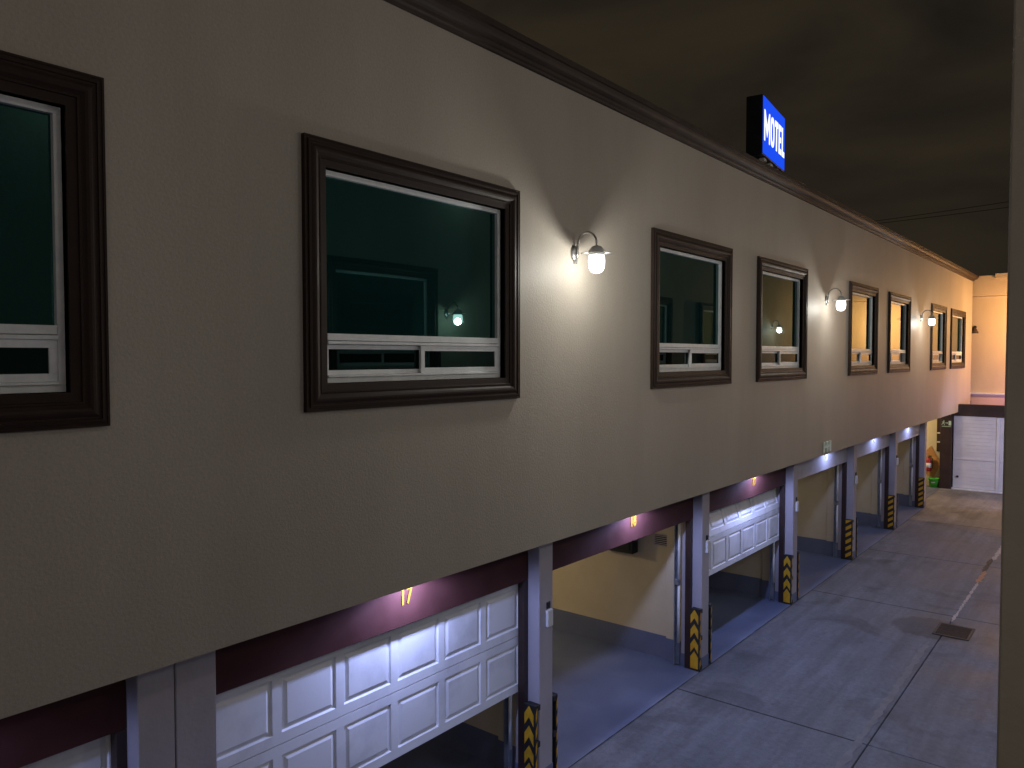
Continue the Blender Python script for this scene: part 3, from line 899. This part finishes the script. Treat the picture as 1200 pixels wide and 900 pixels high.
# sensor box
sb = empty('sensor_box', (-.24, GY - .2, 2.50))
tag(sb, 'small beige box on a black bracket under the wall corner above the gate post', 'box')
b = MB(); b.box(-.05, .05, -.06, .06, .10, .27, .01, 2); b.build('housing', M['garwall'], sb)
b = MB(); b.box(-.02, .03, -.03, .05, -.10, .099, .004); b.box(-.015, .02, .05, .1, -.08, -.03); b.build('bracket', M['blacksteel'], sb)
# board, extinguisher, bucket
bd = MB()
th = R(-8)
pts = [(-.52, 0, .78), (-.82, 0, 1.36), (-1.12, 0, 1.0), (-1.0, 0, .42), (-.74, 0, .30)]
bd.prism(pts, (0, .018, 0))
bo = bd.build('plywood_board', M['plywood']); bo.location = (0, GY + .225, -.02)
tag(bo, 'orange brown board propped against the cream passage wall behind the bucket', 'board')
fe = empty('fire_extinguisher', (-.86, GY + .1, .50))
tag(fe, 'red fire extinguisher hanging beside the last pillar', 'fire extinguisher')
b = MB(); b.lathe([(.06, 0), (.082, .015), (.085, .05), (.085, .36), (.07, .41), (.035, .44)], 24); b.build('cylinder', M['red'], fe)
b = MB(); b.lathe([(.034, .441), (.034, .475)], 16); b.box(-.01, .09, -.012, .012, .476, .50, .004).box(-.01, .085, -.01, .01, .51, .525, .003); b.build('valve', M['blacksteel'], fe)
b = MB(); b.tube([(.04, -.0, .465), (.11, -.02, .42), (.125, -.03, .25), (.115, -.03, .1)], .013); b.build('hose', M['rubber'], fe)
b = MB(); b.lathe([(.0862, .12), (.0862, .27)], 24); b.build('paper_tag', M['white_pl'], fe)
b = MB(); b.box(-.05, .05, .085, .149, .30, .34); b.build('wall_bracket', M['blacksteel'], fe)
bu = empty('green_bucket', (-.68, GY - .02, 0))
tag(bu, 'bright green plastic bucket on the floor beside the gate post', 'bucket')
b = MB(); b.lathe([(.12, .004), (.165, .27), (.178, .275), (.178, .30), (.165, .30), (.158, .28), (.115, .02)], 28); b.build('bucket', M['green'], bu)
b = MB(); b.tube([(-.17, 0, .28), (-.15, -.06, .20), (0, -.175, .16), (.15, -.06, .20), (.17, 0, .28)], .006); b.build('handle', M['white_pl'], bu)

# ------------------------------------------------------------------ opposite building (camera side)
op = empty('opposite_building', (4.75, 0, 0))
tag(op, 'olive plaster building edge at the right with a projecting wall end', 'building')
OW = [(6.98, 9.26), (15.4, 17.7), (19.4, 21.7)]
b = MB(); b.box(0, 4.5, 2.0, 31.0, 0, 7.2); b.build('plaster_wall', M['oppwall'], op)
b = MB(); b.box(4.128 - 4.75, 4.5, 1.6, 1.995, -.02, 8.2, .004, 2); b.build('wall_end', M['oppwall'], op)
b = MB(); b.box(1.75, 4.5, -8, 1.595, 0, 7.2); b.build('gallery_wall', M['oppwall'], op)
b = MB(); b.box(-.6, 1.745, -8, 1.59, 2.55, 2.75, .01); b.build('gallery_floor', M['roof'], op)
b = MB(); b.box(-.09, .2, 2.0, 31.0, 7.201, 7.36, .01); b.build('coping', M['cornice'], op)
for a, b_ in OW:
    wn = make_window(-b_, -a, *WZ, op)          # faces the driveway
    wn.rotation_euler = (0, 0, math.pi)
    wn.location = (-.112, 0, 0)
    fr = MB(); fr.box(-.112, -.001, -b_ + .01, -a - .01, WZ[0] + .01, WZ[1] - .01)
for y, z, t in ((6.62, 5.25, 'jar wall lamp on the camera side wall, left in the near window reflection'), (9.62, 5.05, 'jar wall lamp on the camera side wall, right of its first window'),
                (14.2, 5.25, 'jar wall lamp on the camera side wall, before its middle window'), (21.9, 5.25, 'jar wall lamp on the camera side wall, after its last window'),
                (25.0, 5.3, 'jar wall lamp at the far part of the camera side wall')):
    put_lamp(4.749, y, z, math.pi, t, 84)

# added fill lamp behind the camera, brightens the wall end and near facade
ga = empty('gallery_fill_lamp', (6.499, -1.5, 5.1))
tag(ga, 'added round fill lamp on the gallery wall behind the viewpoint', 'wall lamp')
b = MB(); b.lathe([(.13, 0), (.13, -.03), (.11, -.05)], 24, axis='X'); b.build('base', M['lampwhite'], ga)
b = MB(); b.lathe([(.105, -.051), (.09, -.09), (.04, -.115)], 24, axis='X'); b.build('globe', emit('gallery_fill_globe', (1, .93, .85), 5, .6), ga)
lamp('gallery_fill_bulb', 'POINT', (6.33, -1.5, 5.1), 68, (1.0, .91, .84), .08)

# ------------------------------------------------------------------ overhead cables
for k, (z0, z1) in enumerate(((14.02, 14.43), (13.86, 14.07))):
    sl = (z1 - z0) / 9.25
    b = MB(); b.tube([(x, 60, z0 + (x + 11.8) * sl + .0012 * ((x + 7) ** 2)) for x in range(-45, 46, 3)], .017, 6)
    tag(b.build('overhead_cable', M['rubber']), ['upper of two thin cables crossing the night sky', 'lower of two thin cables crossing the night sky'][k], 'cable', 'cables crossing the sky')

# ------------------------------------------------------------------ light: added fill floodlights on the opposite roof edge, sodium lamp at the far end
def fill_floodlight(x, y, z, aim, label, col, power, sx=1.3, sy=.18, emitcol=None):
    r = empty('fill_floodlight', (x, y, z))
    d_ = (Vector(aim) - Vector((x, y, z)))
    q = d_.to_track_quat('-Z', 'Y')
    r.rotation_euler = q.to_euler()
    b = MB(); b.box(-sx / 2 - .03, sx / 2 + .03, -sy / 2 - .03, sy / 2 + .03, .012, .10, .01); b.build('housing', M['blacksteel'], r)
    b = MB(); b.box(-.03, .03, -.02, .02, .101, .36); b.build('bracket', M['blacksteel'], r)
    tag(r, label, 'fill_floodlight', 'added fill lights on the camera side roof edge')
    l = lamp('fill_beam', 'AREA', (0, 0, -.01), power, col, parent=r, shape='RECTANGLE', size=sx, size_y=sy)
    return r
FC = (1.0, .93, .91)
for i, y in enumerate((-3.0, 3.5, 10.0, 16.5)):
    fill_floodlight(4.45, y, 7.55, (0.4, y, 1.5), 'added black strip fill light on the roof edge, number %d from the camera' % (i + 1), FC, 10)

# cool lamps low on the camera side, washing the driveway
cw = None
for i, y in enumerate((3.4, 7.0, 10.7, 14.3, 18.0, 21.6, 25.2)):
    o = copy_tree(dl); o.location = (4.60, y, 2.62)
    tag(o, 'round downlight under a bracket low on the camera side wall', 'downlight', 'downlights low on the camera side wall')
    b = MB(); b.box(4.53, 4.749, y - .06, y + .06, 2.621, 2.66, .004); br = b.build('bracket', M['blacksteel']); br.parent = o; br.location = (-4.60, -y, -2.62)
    s = lamp('wash_beam', 'SPOT', (4.60, y, 2.57), 78, (.34, .48, 1.0), .06, spot_size=R(140), spot_blend=.8)
    s.rotation_euler = (0, R(22), 0)
    if y > 25:  # last beam is added and turned to brighten the gate
        s.data.energy = 620; s.data.color = (.62, .62, 1.0); s.data.spot_size = R(100)
        s.rotation_euler = (Vector((.6, 28.4, .9)) - s.location).to_track_quat('-Z', 'Y').to_euler()

so = empty('sodium_lamp', (2.7, 29.8, 5.62))
tag(so, 'warm lamp on a bracket in front of the cream end wall', 'street lamp')
b = MB(); b.lathe([(.05, .14), (.12, .06), (.13, .0)], 20); b.build('hood', M['blacksteel'], so)
b = MB(); b.tube([(0, 0, .13), (0, .2, .2), (0, 1.39, .15)], .02); b.build('arm', M['blacksteel'], so)
M['sodium'] = emit('sodium_glass', (1.0, .5, .15), 20, .6)
b = MB(); b.lathe([(.09, -.002), (.085, -.08), (.03, -.13)], 20); b.build('glass', M['sodium'], so)
lamp('sodium_bulb', 'POINT', (2.7, 29.8, 5.52), 900, (1.0, .53, .19), .06)
# cool lamp standing on the gate canopy, washing the foot of the end wall violet
kl = empty('canopy_lamp', (2.3, 30.75, 2.501))
tag(kl, 'small cool lamp standing on the brown gate canopy', 'lamp')
b = MB(); b.lathe([(.06, 0), (.06, .04), (.03, .06), (.03, .30)], 18); b.build('stem', M['blacksteel'], kl)
b = MB(); b.lathe([(.03, .301), (.07, .34), (.07, .42), (.03, .46)], 18); b.build('globe', emit('cool_globe', (.7, .6, 1.0), 6, .6), kl)
lamp('canopy_bulb', 'POINT', (2.3, 30.75, 2.88), 75, (.86, .42, 1.0), .05)
# warm lamp under the passage ceiling
pl = empty('passage_lamp', (-2.1, 27.6, WB - .002))
tag(pl, 'round warm ceiling lamp in the passage beside the gate', 'ceiling lamp')
M['warmglass'] = emit('warm_globe', (1.0, .75, .4), 12, .6)
b = MB(); b.lathe([(.10, 0), (.10, -.03)], 24); b.build('base', M['white_pl'], pl)
b = MB(); b.lathe([(.09, -.031), (.085, -.08), (.04, -.115)], 24); b.build('globe', M['warmglass'], pl)
lamp('passage_bulb', 'POINT', (-2.1, 27.6, WB - .16), 105, (1.0, .74, .40), .06)

# ------------------------------------------------------------------ night sky
W = bpy.data.worlds.new('World'); S.world = W; W.use_nodes = True
nt = W.node_tree; nt.nodes.clear(); L = nt.links
out = N(nt, 'ShaderNodeOutputWorld')
sky = N(nt, 'ShaderNodeTexSky', sky_type='NISHITA'); sky.sun_disc = False; sky.sun_elevation = R(-4); sky.sun_rotation = R(90)
b1 = N(nt, 'ShaderNodeBackground'); L.new(sky.outputs[0], b1.inputs['Color']); b1.inputs['Strength'].default_value = .004
tc = N(nt, 'ShaderNodeTexCoord')
mp = N(nt, 'ShaderNodeMapping'); mp.inputs['Scale'].default_value = (1, 1, 2.6)
L.new(tc.outputs['Generated'], mp.inputs['Vector'])
no = N(nt, 'ShaderNodeTexNoise', i_Scale=2.6, i_Detail=6.0, i_Roughness=.5, i_Distortion=.5)
L.new(mp.outputs[0], no.inputs['Vector'])
cr = N(nt, 'ShaderNodeValToRGB')
cr.color_ramp.elements[0].position = .38; cr.color_ramp.elements[0].color = (.0120, .0096, .0073, 1)
cr.color_ramp.elements[1].position = .62; cr.color_ramp.elements[1].color = (.0245, .0188, .0116, 1)
L.new(no.outputs['Fac'], cr.inputs['Fac'])
b2 = N(nt, 'ShaderNodeBackground'); L.new(cr.outputs[0], b2.inputs['Color']); b2.inputs['Strength'].default_value = 1.0
ad = N(nt, 'ShaderNodeAddShader'); L.new(b1.outputs[0], ad.inputs[0]); L.new(b2.outputs[0], ad.inputs[1]); L.new(ad.outputs[0], out.inputs[0])

# ------------------------------------------------------------------ camera
cam = bpy.data.cameras.new('Camera'); co = bpy.data.objects.new('Camera', cam); COL.objects.link(co)
cam.sensor_width = 36; cam.lens = 27.0; cam.clip_start = .05; cam.clip_end = 2000
co.location = (4.3, 0, 4.306)
th, p = R(38.8357), R(2.0363)
F = Vector((-math.sin(th) * math.cos(p), math.cos(th) * math.cos(p), -math.sin(p)))
co.rotation_euler = F.to_track_quat('-Z', 'Y').to_euler()
S.camera = co
S.render.engine = 'CYCLES'
S.cycles.use_denoising = True
S.cycles.max_bounces = 8
S.cycles.sample_clamp_indirect = 4
S.view_settings.view_transform = 'Standard'; S.view_settings.look = 'None'; S.view_settings.exposure = 0; S.view_settings.gamma = 1
S.render.resolution_x = 1024; S.render.resolution_y = 768
